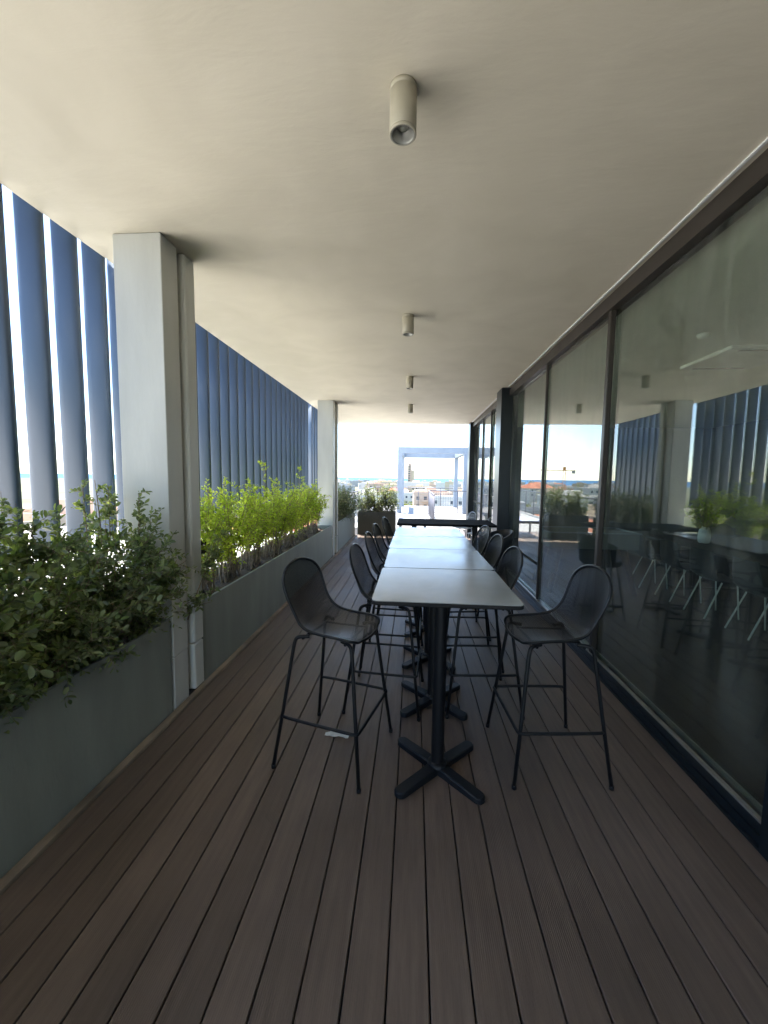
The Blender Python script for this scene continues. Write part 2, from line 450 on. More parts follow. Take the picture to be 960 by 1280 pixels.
mullion(3.60, .05, -.014, .03); mullion(5.20, .032, -.012, .02); mullion(8.75, .035, -.012, .02); mullion(9.75, .035, -.012, .02)
mb = MB(); mb.box(GX - .05, GX + .12, 1.66, 1.78, .0, 3.061, bev=.004); gpart('jamb', mb, M['sill'])
mb = MB(); mb.box(GX - .16, GX + .12, 7.05, 7.45, .0, 3.19, bev=.004); gpart('post', mb, M['sill'])
mb = MB(); mb.box(GX - .10, GX + .12, 11.25, 11.62, .0, 3.19, bev=.004); gpart('post', mb, M['sill'])
mb = MB(); mb.box(GX + .03, GX + .06, 7.48, 11.2, 1.02, 1.06); mb.box(GX + .03, GX + .06, 5.24, 7.0, .52, .56)
gpart('transom', mb, M['frame'])
panes = [(YB, 1.64, .03), (1.80, 3.57, .03), (3.63, 5.17, .015), (5.23, 7.03, .03), (7.47, 8.72, .03), (8.78, 9.72, .015), (9.78, 11.23, .03)]
for a, b, dx in panes:
    mb = MB(); mb.box(GX + dx, GX + dx + .010, a, b, .112, 3.055); gpart('glass_pane', mb, M['glass'])

# ------------------------------------------------------------------ columns
def column(y0, y1, y2, label):
    t = empty('column', (-1.81, y0, 0), 0, label, 'column', 'clad columns along the planters')
    def part(name, mb, mat=None):
        o = mb.build(name, mat or M['column']); o.parent = t; o.matrix_parent_inverse = Matrix.Translation((1.81, -y0, 0)); return o
    mb = MB(); mb.box(-1.976, -1.650, y0, y1, .372, CZ - .001, bev=.004); mb.box(-1.974, -1.652, y0 + .002, y1 - .002, -.02, .366, bev=.004)
    part('shaft', mb)
    mb = MB(); mb.box(-1.93, -1.69, y1 + .0, y2 - .13, -.02, CZ - .002); part('recess', mb, M['wall'])
    mb = MB(); mb.box(-1.80, -1.632, y2 - .13, y2, .372, CZ - .001, bev=.010); mb.box(-1.798, -1.634, y2 - .128, y2 - .002, .01, .366, bev=.008)
    part('pilaster', mb)
    return t
column(2.597, 2.775, 2.965, 'big square pale grey column between the dark leafy shrubs and lime green shrubs')
column(8.18, 8.36, 8.62, 'slim looking pale grey column at the far end of the long louvre screen')

# ------------------------------------------------------------------ louvre screens
def louver_screen(ys, label, y0):
    t = empty('louver_screen', (LX, y0, 0), 0, label, 'louvre screen', 'blue grey vertical louvre screens')
    # blade: from inner end (LX, y) to outer end; rounded edges
    L, th = .146, .052
    turn = lambda y: R(float(np.interp(y, [2.9, 3.0, 8.6, 8.8], [-15, -15, -15, 12])))   # adjustable blades, one angle per bay
    poly = [(L / 2 + L / 2 * math.copysign(abs(math.cos(a)) ** .55, math.cos(a)), th / 2 * math.copysign(abs(math.sin(a)) ** .55, math.sin(a))) for a in [2 * PI * k / 28 for k in range(28)]]
    me0 = None
    for y in ys:
        if me0 is None:
            mb = MB(); 
            mb.prism([(-p[0], p[1]) for p in poly][::-1], 1.12, CZ + .34)
            mb.smooth = [len(f) == 4 for f in mb.f]
            o = mb.build('blade', M['louver'], t); me0 = o
        else:
            o = me0.copy(); COL.objects.link(o); o.parent = t
        o.location = (0, y - y0, 0); o.rotation_euler = (0, 0, -turn(y))
    mb = MB(); mb.box(-.20, .02, ys[0] - y0 - .1, ys[-1] - y0 + .1, CZ + .341, CZ + .42)
    mb.build('top_rail', M['louver'], t)
ys1 = [2.398 + .245 * k for k in range(-26, 3)]
ys2 = [4.372 - .017 + .245 * k for k in range(-5, 21)]
ys2 = [y for y in ys2 if 3.0 < y < 9.1]
ys3 = [8.88 + .245 * k for k in range(12)]
ys2 = [y for y in ys2 if y < 8.7]
louver_screen([y for y in ys1 if y < 3.0], 'blue grey louvre screen beside the dark leafy shrubs, wide gaps of sky between blades', 2.4)
louver_screen(ys2, 'long blue grey louvre screen behind the lime green shrubs, between two columns', 4.4)
louver_screen(ys3, 'short blue grey louvre screen hidden behind the far column, mirrored in the big glass pane', 10.2)

# ------------------------------------------------------------------ planters
def planter(y0, y1, label, mat=None, x0=-2.13, x1=-1.652, h=.655, rz=None):
    cx, cy = (x0 + x1) / 2, (y0 + y1) / 2
    t = empty('planter', (cx, cy, 0), 0, label, 'planter', 'long planters edging the terrace')
    X0, X1, Y0, Y1 = x0 - cx, x1 - cx, y0 - cy, y1 - cy
    outer = rrect(X0, X1, Y0, Y1, .035); w = .022
    inner = rrect(X0 + w, X1 - w, Y0 + w, Y1 - w, .02)
    n = len(outer); vs = []; fs = []
    for ring, z in ((outer, -.02), (outer, h - .004), ([(a * .997 + b * .003, c * .997 + d * .003) for (a, c), (b, d) in zip(outer, inner)], h), (inner, h), (inner, h - .12)):
        vs += [(p[0], p[1], z) for p in ring]
    for k in range(4):
        for i in range(n):
            j = (i + 1) % n
            fs.append((k * n + i, k * n + j, (k + 1) * n + j, (k + 1) * n + i))
    fs.append(tuple(range(n - 1, -1, -1)))
    mb = MB(); mb.add(vs, fs); mb.build('trough', mat or M['planter'], t)
    # soil, lumpy
    mb = MB(); r = random.Random(int(cy * 100))
    nx = 8; ny = max(8, int((Y1 - Y0) / .05) if Y1 - Y0 > .6 else 10)
    ny = min(ny, 120)
    vs = []
    for j in range(ny + 1):
        for i in range(nx + 1):
            vs.append((X0 + w + (X1 - X0 - 2 * w) * i / nx, Y0 + w + (Y1 - Y0 - 2 * w) * j / ny, h - .085 + r.uniform(-.018, .022)))
    fs = [(j * (nx + 1) + i, j * (nx + 1) + i + 1, (j + 1) * (nx + 1) + i + 1, (j + 1) * (nx + 1) + i) for j in range(ny) for i in range(nx)]
    mb.add(vs, fs, True); mb.build('soil', M['soil'], t)
    return t
planter(-1.2, 2.595, 'dark grey green planter in the near left corner, full of dark leathery shrubs')
planter(3.005, 8.10, 'long grey green planter under the lime green shrubs')
planter(8.75, 11.35, 'far grey planter beyond the second column, with grey olive shrubs')
planter(11.42, 11.90, 'dark planter standing crosswise at the end of the deck', M['planter_dark'], x0=-1.60, x1=-.50, h=.665)

# ------------------------------------------------------------------ shrubs
def bez(a, b, c, t):
    return a * (1 - t) ** 2 + b * 2 * t * (1 - t) + c * t * t
def leaves_mesh(name, pos, dirs, nrm, size, wid, mat, parent, seg=3, fold=.25):
    """pos/dirs/nrm: (n,3) numpy; each leaf an oval of two folded halves"""
    n = len(pos)
    side = np.cross(dirs, nrm); side /= (np.linalg.norm(side, axis=1, keepdims=True) + 1e-9)
    up = np.cross(side, dirs)
    prof = {2: [(.33, .85), (.72, .8)], 3: [(.2, .62), (.5, 1.0), (.82, .72)], 1: [(.5, 1.0)]}[seg]
    cols = [pos]
    L = size[:, None]; W = (size * wid)[:, None] * .5
    for sgn in (1, -1):
        lst = prof if sgn == 1 else prof[::-1]
        if sgn == -1:
            tip = pos + dirs * L + up * (-.08 * L); cols.append(tip)
        for t, w in lst:
            cols.append(pos + dirs * L * t + side * (W * w * sgn) + up * (W * w * fold))
    # order: base, r.., tip, l..
    k = len(cols)
    V = np.stack(cols, axis=1).reshape(-1, 3)
    s = len(prof)
    fa = [0] + list(range(1, s + 1)) + [s + 1]
    fb = [0] + list(range(s + 1, k))
    base = (np.arange(n) * k)[:, None]
    A = (base + np.array(fa)[None, :]); B = (base + np.array(fb)[None, :])
    m = len(fa)
    loops = np.concatenate([A, B], axis=1).reshape(-1).astype(np.int32)
    me = bpy.data.meshes.new(name)
    me.vertices.add(len(V)); me.vertices.foreach_set('co', V.astype(np.float32).ravel())
    me.loops.add(len(loops)); me.loops.foreach_set('vertex_index', loops)
    nf = 2 * n
    me.polygons.add(nf); me.polygons.foreach_set('loop_start', (np.arange(nf) * m).astype(np.int32))
    me.update(calc_edges=True); me.validate()
    me.materials.append(mat)
    o = bpy.data.objects.new(name, me); COL.objects.link(o); o.parent = parent
    return o
def shrub(loc, label, group, ell, n_stem, n_twig, per_twig, leaf, wid, mat, bark, seed, base_spread=(.15, .25), stem_r=.006,
          sprigs=(), name='shrub', twig_len=.16, seg=3, zmin=.0, shell=.5, cat='shrub', extra=()):
    """ell: (cx,cy,cz, rx,ry,rz) of the crown relative to loc; sprigs: extra target points"""
    r = random.Random(seed); nr = np.random.RandomState(seed)
    t = empty(name, loc, 0, label, cat, group)
    cx, cy, cz, rx, ry, rz = ell
    st = MB(); P = []; D = []; Nn = []; S = []
    targets = []
    for i in range(n_stem):
        while True:
            d = Vector((r.gauss(0, 1), r.gauss(0, 1), r.gauss(0, 1))).normalized()
            k = shell + (1 - shell) * r.random()
            q = Vector((cx + d.x * rx * k, cy + d.y * ry * k, cz + d.z * rz * k))
            if q.z > zmin: break
        targets.append(q)
    targets += [Vector(s) for s in sprigs]
    for ti, q in enumerate(targets):
        b = Vector((r.uniform(-1, 1) * base_spread[0], r.uniform(-1, 1) * base_spread[1], -.05))
        if ti >= n_stem: b = Vector((q.x * .6, q.y * .8, -.02)) if q.z > .3 else b
        mid = Vector((b.x * .6 + q.x * .4 + r.uniform(-.04, .04), b.y * .6 + q.y * .4 + r.uniform(-.04, .04), q.z * .55 + r.uniform(-.02, .06)))
        pts = [bez(b, mid, q, k / 8) for k in range(9)]
        rr = stem_r * r.uniform(.6, 1.25)
        st.tube(pts, [rr * (1 - .75 * k / 8) for k in range(9)], n=5, caps=False)
        ntw = n_twig if ti < n_stem else max(3, int(n_twig * .8))
        for j in range(ntw):
            tt = r.uniform(.42, 1.0) if ti < n_stem else r.uniform(.5, 1)
            a = bez(b, mid, q, tt)
            if a.z < zmin * .8: a = bez(b, mid, q, 1.0)
            dv = Vector((r.gauss(0, 1), r.gauss(0, 1), r.gauss(.25, .8))).normalized()
            out = Vector((a.x - cx, a.y - cy, a.z - cz))
            if out.length > 1e-3: dv = (dv + out.normalized() * .5).normalized()
            Lt = twig_len * r.uniform(.5, 1.3) * (1 if ti < n_stem else .5)
            e = a + dv * Lt + Vector((0, 0, -.15 * Lt))
            m2 = a + dv * Lt * .5 + Vector((0, 0, .12 * Lt))
            st.tube([a, bez(a, m2, e, .5), e], [rr * .3, rr * .22, rr * .12], n=3, caps=False)
            for l in range(per_twig):
                s = (l + .6) / per_twig
                p0 = bez(a, m2, e, s); tan = (e - a).normalized()
                perp = tan.orthogonal().normalized()
                perp.rotate(Matrix.Rotation(r.uniform(0, 6.283), 3, tan))
                d0 = (tan * .55 + perp * (1 if l < per_twig - 1 else .2) + Vector((0, 0, .15))).normalized()
                nn = (Vector((0, 0, 1)) + Vector((r.gauss(0, .45), r.gauss(0, .45), 0))).normalized()
                if abs(nn.dot(d0)) > .93: nn = Vector((1, 0, .2)).normalized()
                P.append(p0); D.append(d0); Nn.append(nn); S.append(leaf * r.choice((r.uniform(.45, .9), r.uniform(.7, 1.35))))
    for pts, rr in extra:
        st.tube(smooth_path(pts, 2), rr, n=7)
    st.build('stem', bark, t)
    leaves_mesh('foliage', np.array([tuple(v) for v in P]), np.array([tuple(v) for v in D]), np.array([tuple(v) for v in Nn]), np.array(S), wid, mat, t, seg)
    return t
ZS = .58
g1 = 'dark leathery leaved shrubs in the near planter'
shrub((-1.90, 1.30, ZS), 'large dark leathery leaved shrub at the left edge of the photo', g1, (.03, .0, .46, .44, .44, .46), 50, 18, 12, .044, .58, LEAF['oval'], M['bark'], 11,
      sprigs=[(.05, .30, .92), (.22, .1, .1), (.28, .22, .12)], twig_len=.15)
shrub((-1.92, 1.90, ZS), 'dark shrub with pale upright sprig, middle of the near planter', g1, (.05, .0, .46, .44, .42, .46), 52, 18, 12, .039, .55, LEAF['oval'], M['bark'], 12,
      sprigs=[(-.05, -.12, .98), (-.02, -.08, .92), (-.08, -.15, .90), (.3, .15, .05)], twig_len=.14)
shrub((-1.92, 2.33, ZS), 'dark shrub against the big column with branches reaching past it', g1, (.10, .02, .46, .40, .32, .42), 48, 17, 11, .035, .54, LEAF['oval'], M['bark'], 13,
      sprigs=[(.36, .70, .54), (.40, .62, .50), (.40, .75, .62), (.38, .62, .18), (.42, .52, .12), (-.10, .08, 1.03), (-.06, .14, 1.00), (-.14, .03, .98), (-.08, .18, .93), (-.12, .10, .90), (-.02, .06, .92), (.14, .15, .95)], twig_len=.13)
shrub((-1.90, .55, ZS), 'dark shrub seen only as a reflection in the near glass pane', g1, (.05, 0, .45, .40, .40, .40), 24, 8, 8, .050, .62, LEAF['oval'], M['bark'], 14, twig_len=.15)
g2 = 'lime green shrubs in the long planter'
lime_l = ['lime green shrub directly behind the big column, beside a dark gnarled trunk', 'second lime green shrub from the big column, drooping low over bare stems',
          'third lime green shrub from the big column, with bare pale stems', 'lime green shrub with the tallest single sprig rising against the louvres',
          'fifth lime green shrub from the big column', 'lime green shrub with a short sprig, sixth from the big column', 'last lime green shrub beside the far column']
for i, y in enumerate((3.38, 3.98, 4.62, 5.28, 5.98, 6.72, 7.50)):
    spr = [(.05, -.1, 1.02)]
    if i == 3: spr = [(.02, -.28, 1.33), (.03, -.25, 1.2), (.05, .2, 1.05)]
    if i == 5: spr = [(.02, -.1, 1.18), (-.02, .2, 1.08)]
    shrub((-1.93, y, ZS), lime_l[i], g2, (.04, 0, .66, .33, .46, .35), 54, 12, 9, .037, .56, LEAF['lime'], M['bark'], 30 + i, sprigs=spr,
          base_spread=(.10, .22), stem_r=.0065, twig_len=.12, seg=1, zmin=.31, shell=.35)
mbt = empty('gnarled_stem', (-1.76, 3.16, ZS), 0, 'dark gnarled dead looking stem with a cut top, beside the big column', 'plant')
mb = MB(); mb.tube(smooth_path([(.05, .02, -.05), (.02, 0, .12), (-.03, -.03, .20), (-.01, -.02, .32), (-.06, -.05, .44), (-.05, -.06, .52)], 2), .017, n=8)
mb.build('stem', M['bark_dark'], mbt)
mb = MB(); mb.tube(smooth_path([(-.02, -.02, .49), (.0, .03, .51), (.03, .10, .50)], 1), .022, n=8); mb.tube(smooth_path([(-.04, -.03, .44), (0, .04, .43), (.04, .08, .42)], 1), .016, n=8)
mb.build('branch', M['bark_dark'], mbt)
g3 = 'grey olive shrubs at the far end of the deck'
for i, (x, y, lb) in enumerate(((-1.88, 9.15, 'grey olive shrub just beyond the far column'), (-1.88, 9.9, 'middle grey olive shrub of the far planter'), (-1.86, 10.7, 'grey olive shrub in the corner where the two far planters meet'))):
    shrub((x, y, ZS), lb, g3, (.10, 0, .48, .38, .46, .46), 44, 12, 10, .040, .42, LEAF['olive'], M['bark'], 50 + i, twig_len=.16, seg=2)
for i, (x, lb) in enumerate(((-1.40, 'left shrub of the dark crosswise planter, loose dark leaves'), (-1.02, 'middle shrub of the dark crosswise planter, sky showing through'), (-.68, 'right shrub of the dark crosswise planter, beside the pergola post'))):
    shrub((x, 11.66, ZS), lb, g3, (.0, 0, .50, .27, .26, .42), 30, 10, 9, .052, .45, LEAF['olive'], M['bark'], 60 + i, twig_len=.15, seg=2)

# ------------------------------------------------------------------ ceiling lights
def make_light():
    t = empty('ceiling_light', (0, 0, CZ))
    mb = MB(); mb.lathe([(.0, 0), (.0515, 0), (.0515, -.014), (.049, -.016), (.049, -.019), (.0515, -.021), (.0515, -.160), (.049, -.162), (.049, -.164), (.0515, -.166), (.0515, -.176), (.046, -.178), (.046, -.166)], 40)
    mb.build('housing', M['lamp'], t)
    mb = MB(); mb.lathe([(.046, -.1775), (.043, -.1785), (.040, -.173), (.038, -.160), (.028, -.136), (.012, -.126), (0, -.126)], 32)
    mb.build('reflector', M['alu'], t)
    mb = MB(); mb.lathe([(.024, -.136), (.024, -.144), (.018, -.152), (0, -.154)], 24)
    mb.build('bulb', M['lens'], t)
    return t
lp = make_light()
for i, (x, y, lb) in enumerate(((-.070, 1.735, 'nearest beige cylinder spotlight on the ceiling, its lens visible'), (-.080, 3.99, 'second beige cylinder spotlight along the ceiling'),
                                (-.088, 6.33, 'third beige cylinder spotlight along the ceiling'), (-.096, 8.66, 'farthest beige cylinder spotlight, nearest the sky opening'))):
    o = lp if i == 0 else copy_tree(lp)
    o.location = (x, y, CZ); o.scale = (1.05, 1.05, 1); tag(o, lb, 'ceiling light', 'cylinder spotlights in a row on the ceiling')

# ------------------------------------------------------------------ high tables
TH = 1.08
def make_table():
    t = empty('high_table')
    mb = MB(); mb.prism(rrect(-.35, .35, -.347, .347, .03), TH - .003, TH)
    mb.build('table_top', M['top'], t)
    mb = MB(); mb.prism(rrect(-.352, .352, -.349, .349, .031), TH - .022, TH - .0035, bev=.003); mb.build('edge_band', M['edge'], t)
    mb = MB(); mb.box(-.16, .16, -.16, .16, TH - .032, TH - .0225); mb.lathe([(.036, .04), (.036, TH - .033)], 24)
    mb.lathe([(.055, .035), (.055, .052), (.036, .060)], 24)
    mb.build('column', M['black'], t)
    for a in (45, 135, 225, 315):
        mb = MB(); Mx = Matrix.Rotation(R(a), 4, 'Z')
        n = 8; L = .315; w = .034
        prof = [(0, -w), (L - w, -w)] + [(L - w + w * math.sin(PI * k / n), -w * math.cos(PI * k / n)) for k in range(1, n)] + [(L - w, w), (0, w)]
        zt = lambda x: .046 - .014 * x / L
        k = len(prof)
        def ins(p, b): return (min(p[0], L - w + (p[0] - L + w) * (1 - b / w)) if p[0] > L - w else p[0], p[1] * (1 - b / w))
        vs = [(p[0], p[1], .004) for p in prof] + [(p[0], p[1], zt(p[0]) - .006) for p in prof] + [(*ins(p, .006), zt(p[0])) for p in prof]
        fs = [(r_ * k + i, r_ * k + (i + 1) % k, (r_ + 1) * k + (i + 1) % k, (r_ + 1) * k + i) for r_ in range(2) for i in range(k)]
        fs += [tuple(range(k - 1, -1, -1)), tuple(range(2 * k, 3 * k))]
        mb.add([Mx @ Vector(p) for p in vs], fs)
        mb.lathe([(.0, 0), (.014, 0), (.014, .004), (0, .004)], 10, c=((L - .04) * math.cos(R(a)), (L - .04) * math.sin(R(a)), 0))
        mb.build('foot', M['base'], t)
    return t
tp = make_table()
tbl = ['nearest grey topped high table with its cross base in full view', 'second high table from the camera in the row of four', 'third high table from the camera in the row of four', 'farthest of the four grey topped high tables, against the black table']
for i, (x, y, rz) in enumerate(((.165, 2.160, 0), (.168, 2.868, .6), (.163, 3.572, -.4), (.167, 4.276, .3))):
    o = tp if i == 0 else copy_tree(tp)
    o.location = (x, y, 0); o.rotation_euler = (0, 0, R(rz)); tag(o, tbl[i], 'high table', 'row of grey topped high tables')

# ------------------------------------------------------------------ bar stools
def interp(pts, s):
    # pts list of (s, x, z) ; catmull-ish via numpy
    a = np.array(pts); return np.interp(s, a[:, 0], a[:, 1]), np.interp(s, a[:, 0], a[:, 2])
def make_stool():
    t = empty('bar_stool')
    ctr = smooth_path([(.225, .752, 0), (.205, .768, 0), (.10, .765, 0), (-.05, .758, 0), (-.165, .765, 0), (-.212, .83, 0), (-.235, .93, 0), (-.262, 1.05, 0), (-.285, 1.155, 0)], 3)
    edg = smooth_path([(.205, .758, 0), (.19, .779, 0), (.10, .790, 0), (-.02, .795, 0), (-.115, .815, 0), (-.165, .88, 0), (-.200, .96, 0), (-.235, 1.06, 0), (-.268, 1.150, 0)], 3)
    def resample(p, n):
        L = [0]
        for a, b in zip(p, p[1:]): L.append(L[-1] + (b - a).length)
        T = L[-1]; X = np.array([q.x for q in p]); Z = np.array([q.y for q in p]); L = np.array(L) / T
        return X, Z, L, T
    Xc, Zc, Lc, T = resample(ctr, 0); Xe, Ze, Le, _ = resample(edg, 0)
    ns, nv = 44, 22
    ss = [.5 - .5 * math.cos(PI * k / ns) for k in range(ns + 1)]
    ss = [.0] + ss[1:-1] + [1.0]
    def width(s):
        l = s * T; rem = T - l; w = .212
        # slight waist at the bend, slightly narrower top
        w -= .012 * math.exp(-((s - .60) / .10) ** 2)
        if l < .075: w = w * (.60 + .40 * math.sqrt(max(0, 1 - (1 - l / .075) ** 2)))
        if rem < .175: w = w * max(0, 1 - (1 - rem / .175) ** 2.4) ** .5
        return max(w, .002)
    vs = []; uv = []
    def pt(s, v):
        k = abs(v) ** 2.2
        x = np.interp(s, Lc, Xc) * (1 - k) + np.interp(s, Le, Xe) * k
        z = np.interp(s, Lc, Zc) * (1 - k) + np.interp(s, Le, Ze) * k
        return Vector((x, v * width(s), z))
    for s in ss:
        for j in range(nv + 1):
            v = -1 + 2 * j / nv
            vs.append(pt(s, v)); uv.append((v * width(s), s * T))
    fs = [(i * (nv + 1) + j, i * (nv + 1) + j + 1, (i + 1) * (nv + 1) + j + 1, (i + 1) * (nv + 1) + j) for i in range(ns) for j in range(nv)]
    mb = MB(); mb.add(vs, fs, True)
    o = mb.build('seat_shell', M['seat'], t)
    ul = o.data.uv_layers.new(name='UVMap')
    for lp_ in o.data.loops: ul.data[lp_.index].uv = uv[lp_.vertex_index]
    # rim
    rim = [pt(s, -1) for s in ss] + [pt(s, 1) for s in reversed(ss)]
    front = [pt(0, -1 + 2 * j / 8) for j in range(7, 0, -1)]
    mb = MB(); mb.tube(rim[:len(ss)] + rim[len(ss):] + front, .0085, n=8, closed=True); mb.build('rim', M['rim'], t)
    # under-seat frame
    mb = MB()
    for x in (-.13, .13): mb.tube([(x, -.175, .742), (x, .175, .742)], .008, n=8)
    for y in (-.1, .1): mb.tube([(-.14, y, .744), (.15, y, .748)], .006, n=6)
    mb.build('seat_frame', M['black'], t)
    feet = {}
    for sx in (-1, 1):
        for sy in (-1, 1):
            mb = MB(); foot = Vector((sx * .262 - .005, sy * .268, .0)); 
            topc = Vector((sx * .175, sy * .185, .730))
            path = smooth_path([(sx * .10, sy * .150, .748), (sx * .155, sy * .180, .752), topc, topc.lerp(foot, .12)], 2) + [topc.lerp(foot, .5), foot + Vector((0, 0, .012))]
            mb.tube(path, .0105, n=10)
            lg = mb.build('leg', M['black'], t)
            c = MB(); c.tube([foot + Vector((0, 0, .022)), foot + Vector((0, 0, 0))], .0125, n=10); c.build('foot_cap', M['black'], lg)
            feet[(sx, sy)] = (topc, foot)
    def at(sx, sy, z):
        a, b = feet[(sx, sy)]; return a.lerp(b, (a.z - z) / (a.z - b.z))
    z = .300
    p = [at(-1, -1, z), at(-1, -1, z) + Vector((.03, -.012, 0)), at(1, -1, z) + Vector((-.03, -.014, -.004)), at(1, -1, z) + Vector((.012, -.008, -.006)), at(1, -1, z) + Vector((.014, .03, -.006)),
         at(1, 1, z) + Vector((.014, -.03, -.006)), at(1, 1, z) + Vector((.012, .008, -.006)), at(1, 1, z) + Vector((-.03, .014, -.004)), at(-1, 1, z) + Vector((.03, .012, 0)), at(-1, 1, z)]
    mb = MB(); mb.tube(smooth_path(p, 2), .0088, n=8); mb.build('footrest', M['black'], t)
    return t
sp = make_stool()
stools = [
    (-.434, 2.283, -15, 'nearest bar stool on the left side, turned slightly, over a scrap of paper'),
    (.803, 2.345, 184.5, 'nearest bar stool on the right side, beside the big glass pane'),
    (-.172, 2.90, -4, 'second bar stool on the left side of the tables'),
    (-.150, 3.59, -2, 'third bar stool on the left side of the tables'),
    (-.146, 4.27, -3, 'fourth bar stool on the left side of the tables'),
    (.500, 2.95, 184, 'second bar stool on the right side of the tables'),
    (.515, 3.62, 183, 'third bar stool on the right side of the tables'),
    (.520, 4.28, 186, 'fourth bar stool on the right side, beside the black table'),
    (-.10, 4.98, -6, 'bar stool at the left end of the black table'),
]
for i, (x, y, rz, lb) in enumerate(stools):
    o = sp if i == 0 else copy_tree(sp)
    o.location = (x, y, 0); o.rotation_euler = (0, 0, R(rz)); tag(o, lb, 'bar stool', 'black mesh bar stools around the high tables')

# black table beyond the row
t = empty('black_table', (.42, 5.32, 0), 0, 'black high table standing beyond the row of grey tables', 'table')
mb = MB(); mb.prism(rrect(-.62, .62, -.33, .33, .03), TH - .028, TH, bev=.003); mb.build('table_top', pmat('matt_black_top', (.008, .008, .009), .85, spec=.08), t)
for x in (-.4, .4):
    mb = MB(); mb.lathe([(.035, .03), (.035, TH - .03)], 20, c=(x, 0, 0)); mb.box(x - .14, x + .14, -.14, .14, TH - .04, TH - .029)
    mb.box(x - .25, x + .25, -.03, .03, .004, .036, bev=.006); mb.box(x - .03, x + .03, -.25, -.031, .004, .036); mb.box(x - .03, x + .03, .031, .25, .004, .036)
    mb.build('pedestal', M['black'], t)
# moulded tub chair to the right of it
t = empty('tub_chair', (.98, 5.02, 0), R(190), 'black curved tub chair at the right end of the black table', 'chair')
mb = MB(); n = 20; vs = []
for j, (z, k) in enumerate(((.66, 1.0), (.76, 1.04), (.90, 1.10), (1.02, 1.14))):
    for i in range(n + 1):
        a = R(70 + 220 * i / n); lift = -.14 * (abs(i / n - .5) * 2) ** 2 * (j / 3)
        vs.append((.23 * k * math.cos(a), .23 * k * math.sin(a), z + lift))
    for i in range(n + 1):
        a = R(70 + 220 * i / n); lift = -.14 * (abs(i / n - .5) * 2) ** 2 * (j / 3)
        vs.append((.205 * k * math.cos(a), .205 * k * math.sin(a), z + lift))
m_ = 2 * (n + 1); fs = []
for j in range(3):
    for i in range(n):
        a = j * m_ + i; fs.append((a, a + 1, a + 1 + m_, a + m_)); b = a + n + 1; fs.append((b + 1, b, b + m_, b + m_ + 1))
for i in range(n):
    a = 3 * m_ + i; fs.append((a, a + 1, a + n + 2, a + n + 1))
mb.add(vs, fs, True); mb.build('backrest', M['black_fabric'], t)
mb = MB(); mb.prism([(.21 * math.cos(2 * PI * k / 24), .21 * math.sin(2 * PI * k / 24)) for k in range(24)], .63, .70, bev=.012); mb.build('seat', M['black_fabric'], t)
for sx in (-1, 1):
    for sy in (-1, 1):
        mb = MB(); mb.tube([(sx * .13, sy * .13, .63), (sx * .22, sy * .22, 0)], .011, n=8); mb.build('leg', M['black'], t)

# scrap of paper on the deck
mb = MB(); vs = []; r = random.Random(4); nx, ny = 10, 5
for j in range(ny + 1):
    for i in range(nx + 1):
        vs.append((-.078 + .156 * i / nx + (.02 if j > 2 else 0), -.024 + .048 * j / ny, .003 + .011 * r.random()))
fs = [(j * (nx + 1) + i, j * (nx + 1) + i + 1, (j + 1) * (nx + 1) + i + 1, (j + 1) * (nx + 1) + i) for j in range(ny) for i in range(nx)]
mb.add(vs, fs); o = mb.build('paper_scrap', M['paper']); o.location = (-.455, 2.41, 0); o.rotation_euler = (0, 0, R(-8))
sm = o.modifiers.new('th', 'SOLIDIFY'); sm.thickness = .0012
tag(o, 'crumpled scrap of white paper on the deck under the near left bar stool', 'paper')

# ------------------------------------------------------------------ far terrace furniture
t = empty('low_table', (.0, 12.2, 0), 0, 'low white slatted outdoor table in the open beyond the deck', 'table')
mb = MB()
M['lilac'] = pmat('lilac_white_slats', (.36, .40, .56), .5)
for k in range(9): mb.box(-.40 + .089 * k, -.40 + .089 * k + .078, -.65, .65, .46, .485, bev=.003)
mb.build('table_top', M['lilac'], t)
mb = MB(); mb.box(-.39, .39, -.62, -.58, .40, .459); mb.box(-.39, .39, .58, .62, .40, .459); mb.build('apron', M['steel_white'], t)
for sx in (-1, 1):
    for sy in (-1, 1):
        mb = MB(); mb.box(sx * .37 - .025, sx * .37 + .025, sy * .60 - .025 - (.0), sy * .60 + .025, 0, .399); mb.build('leg', M['steel_white'], t)
def wire_chair():
    t = empty('wire_chair')
    mb = MB()
    for k in range(9):
        y = -.2 + .05 * k
        mb.tube(smooth_path([(.2, y, .46), (-.12, y, .44), (-.2, y, .5), (-.26, y * .9, .80)], 2), .004, n=5)
    for x in (.18, .06, -.06): mb.tube([(x, -.2, .455), (x, .2, .455)], .004, n=5)
    for z in (.6, .7): mb.tube([(-.225, -.19, z), (-.225, .19, z)], .004, n=5)
    mb.build('seat', M['white'], t)
    mb = MB(); mb.tube(smooth_path([(.2, -.22, .46), (-.14, -.22, .45), (-.22, -.21, .55), (-.27, -.17, .80), (-.28, 0, .84), (-.27, .17, .80), (-.22, .21, .55), (-.14, .22, .45), (.2, .22, .46)], 2), .008, n=6)
    mb.build('rim', M['white'], t)
    for sx in (-1, 1):
        for sy in (-1, 1):
            mb = MB(); mb.tube([(sx * .15, sy * .17, .45), (sx * .22, sy * .22, 0)], .009, n=6); mb.build('leg', M['white'], t)
    return t
wc = wire_chair()
for i, (x, y, rz, lb) in enumerate(((1.45, 8.9, 150, 'white wire chair beyond the black table, left of a pair'), (1.22, 9.9, 200, 'white wire chair beyond the black table, farther of a pair'))):
    o = wc if i == 0 else copy_tree(wc)
    o.location = (x, y, 0); o.rotation_euler = (0, 0, R(rz)); tag(o, lb, 'chair', 'white wire chairs near the glazing')

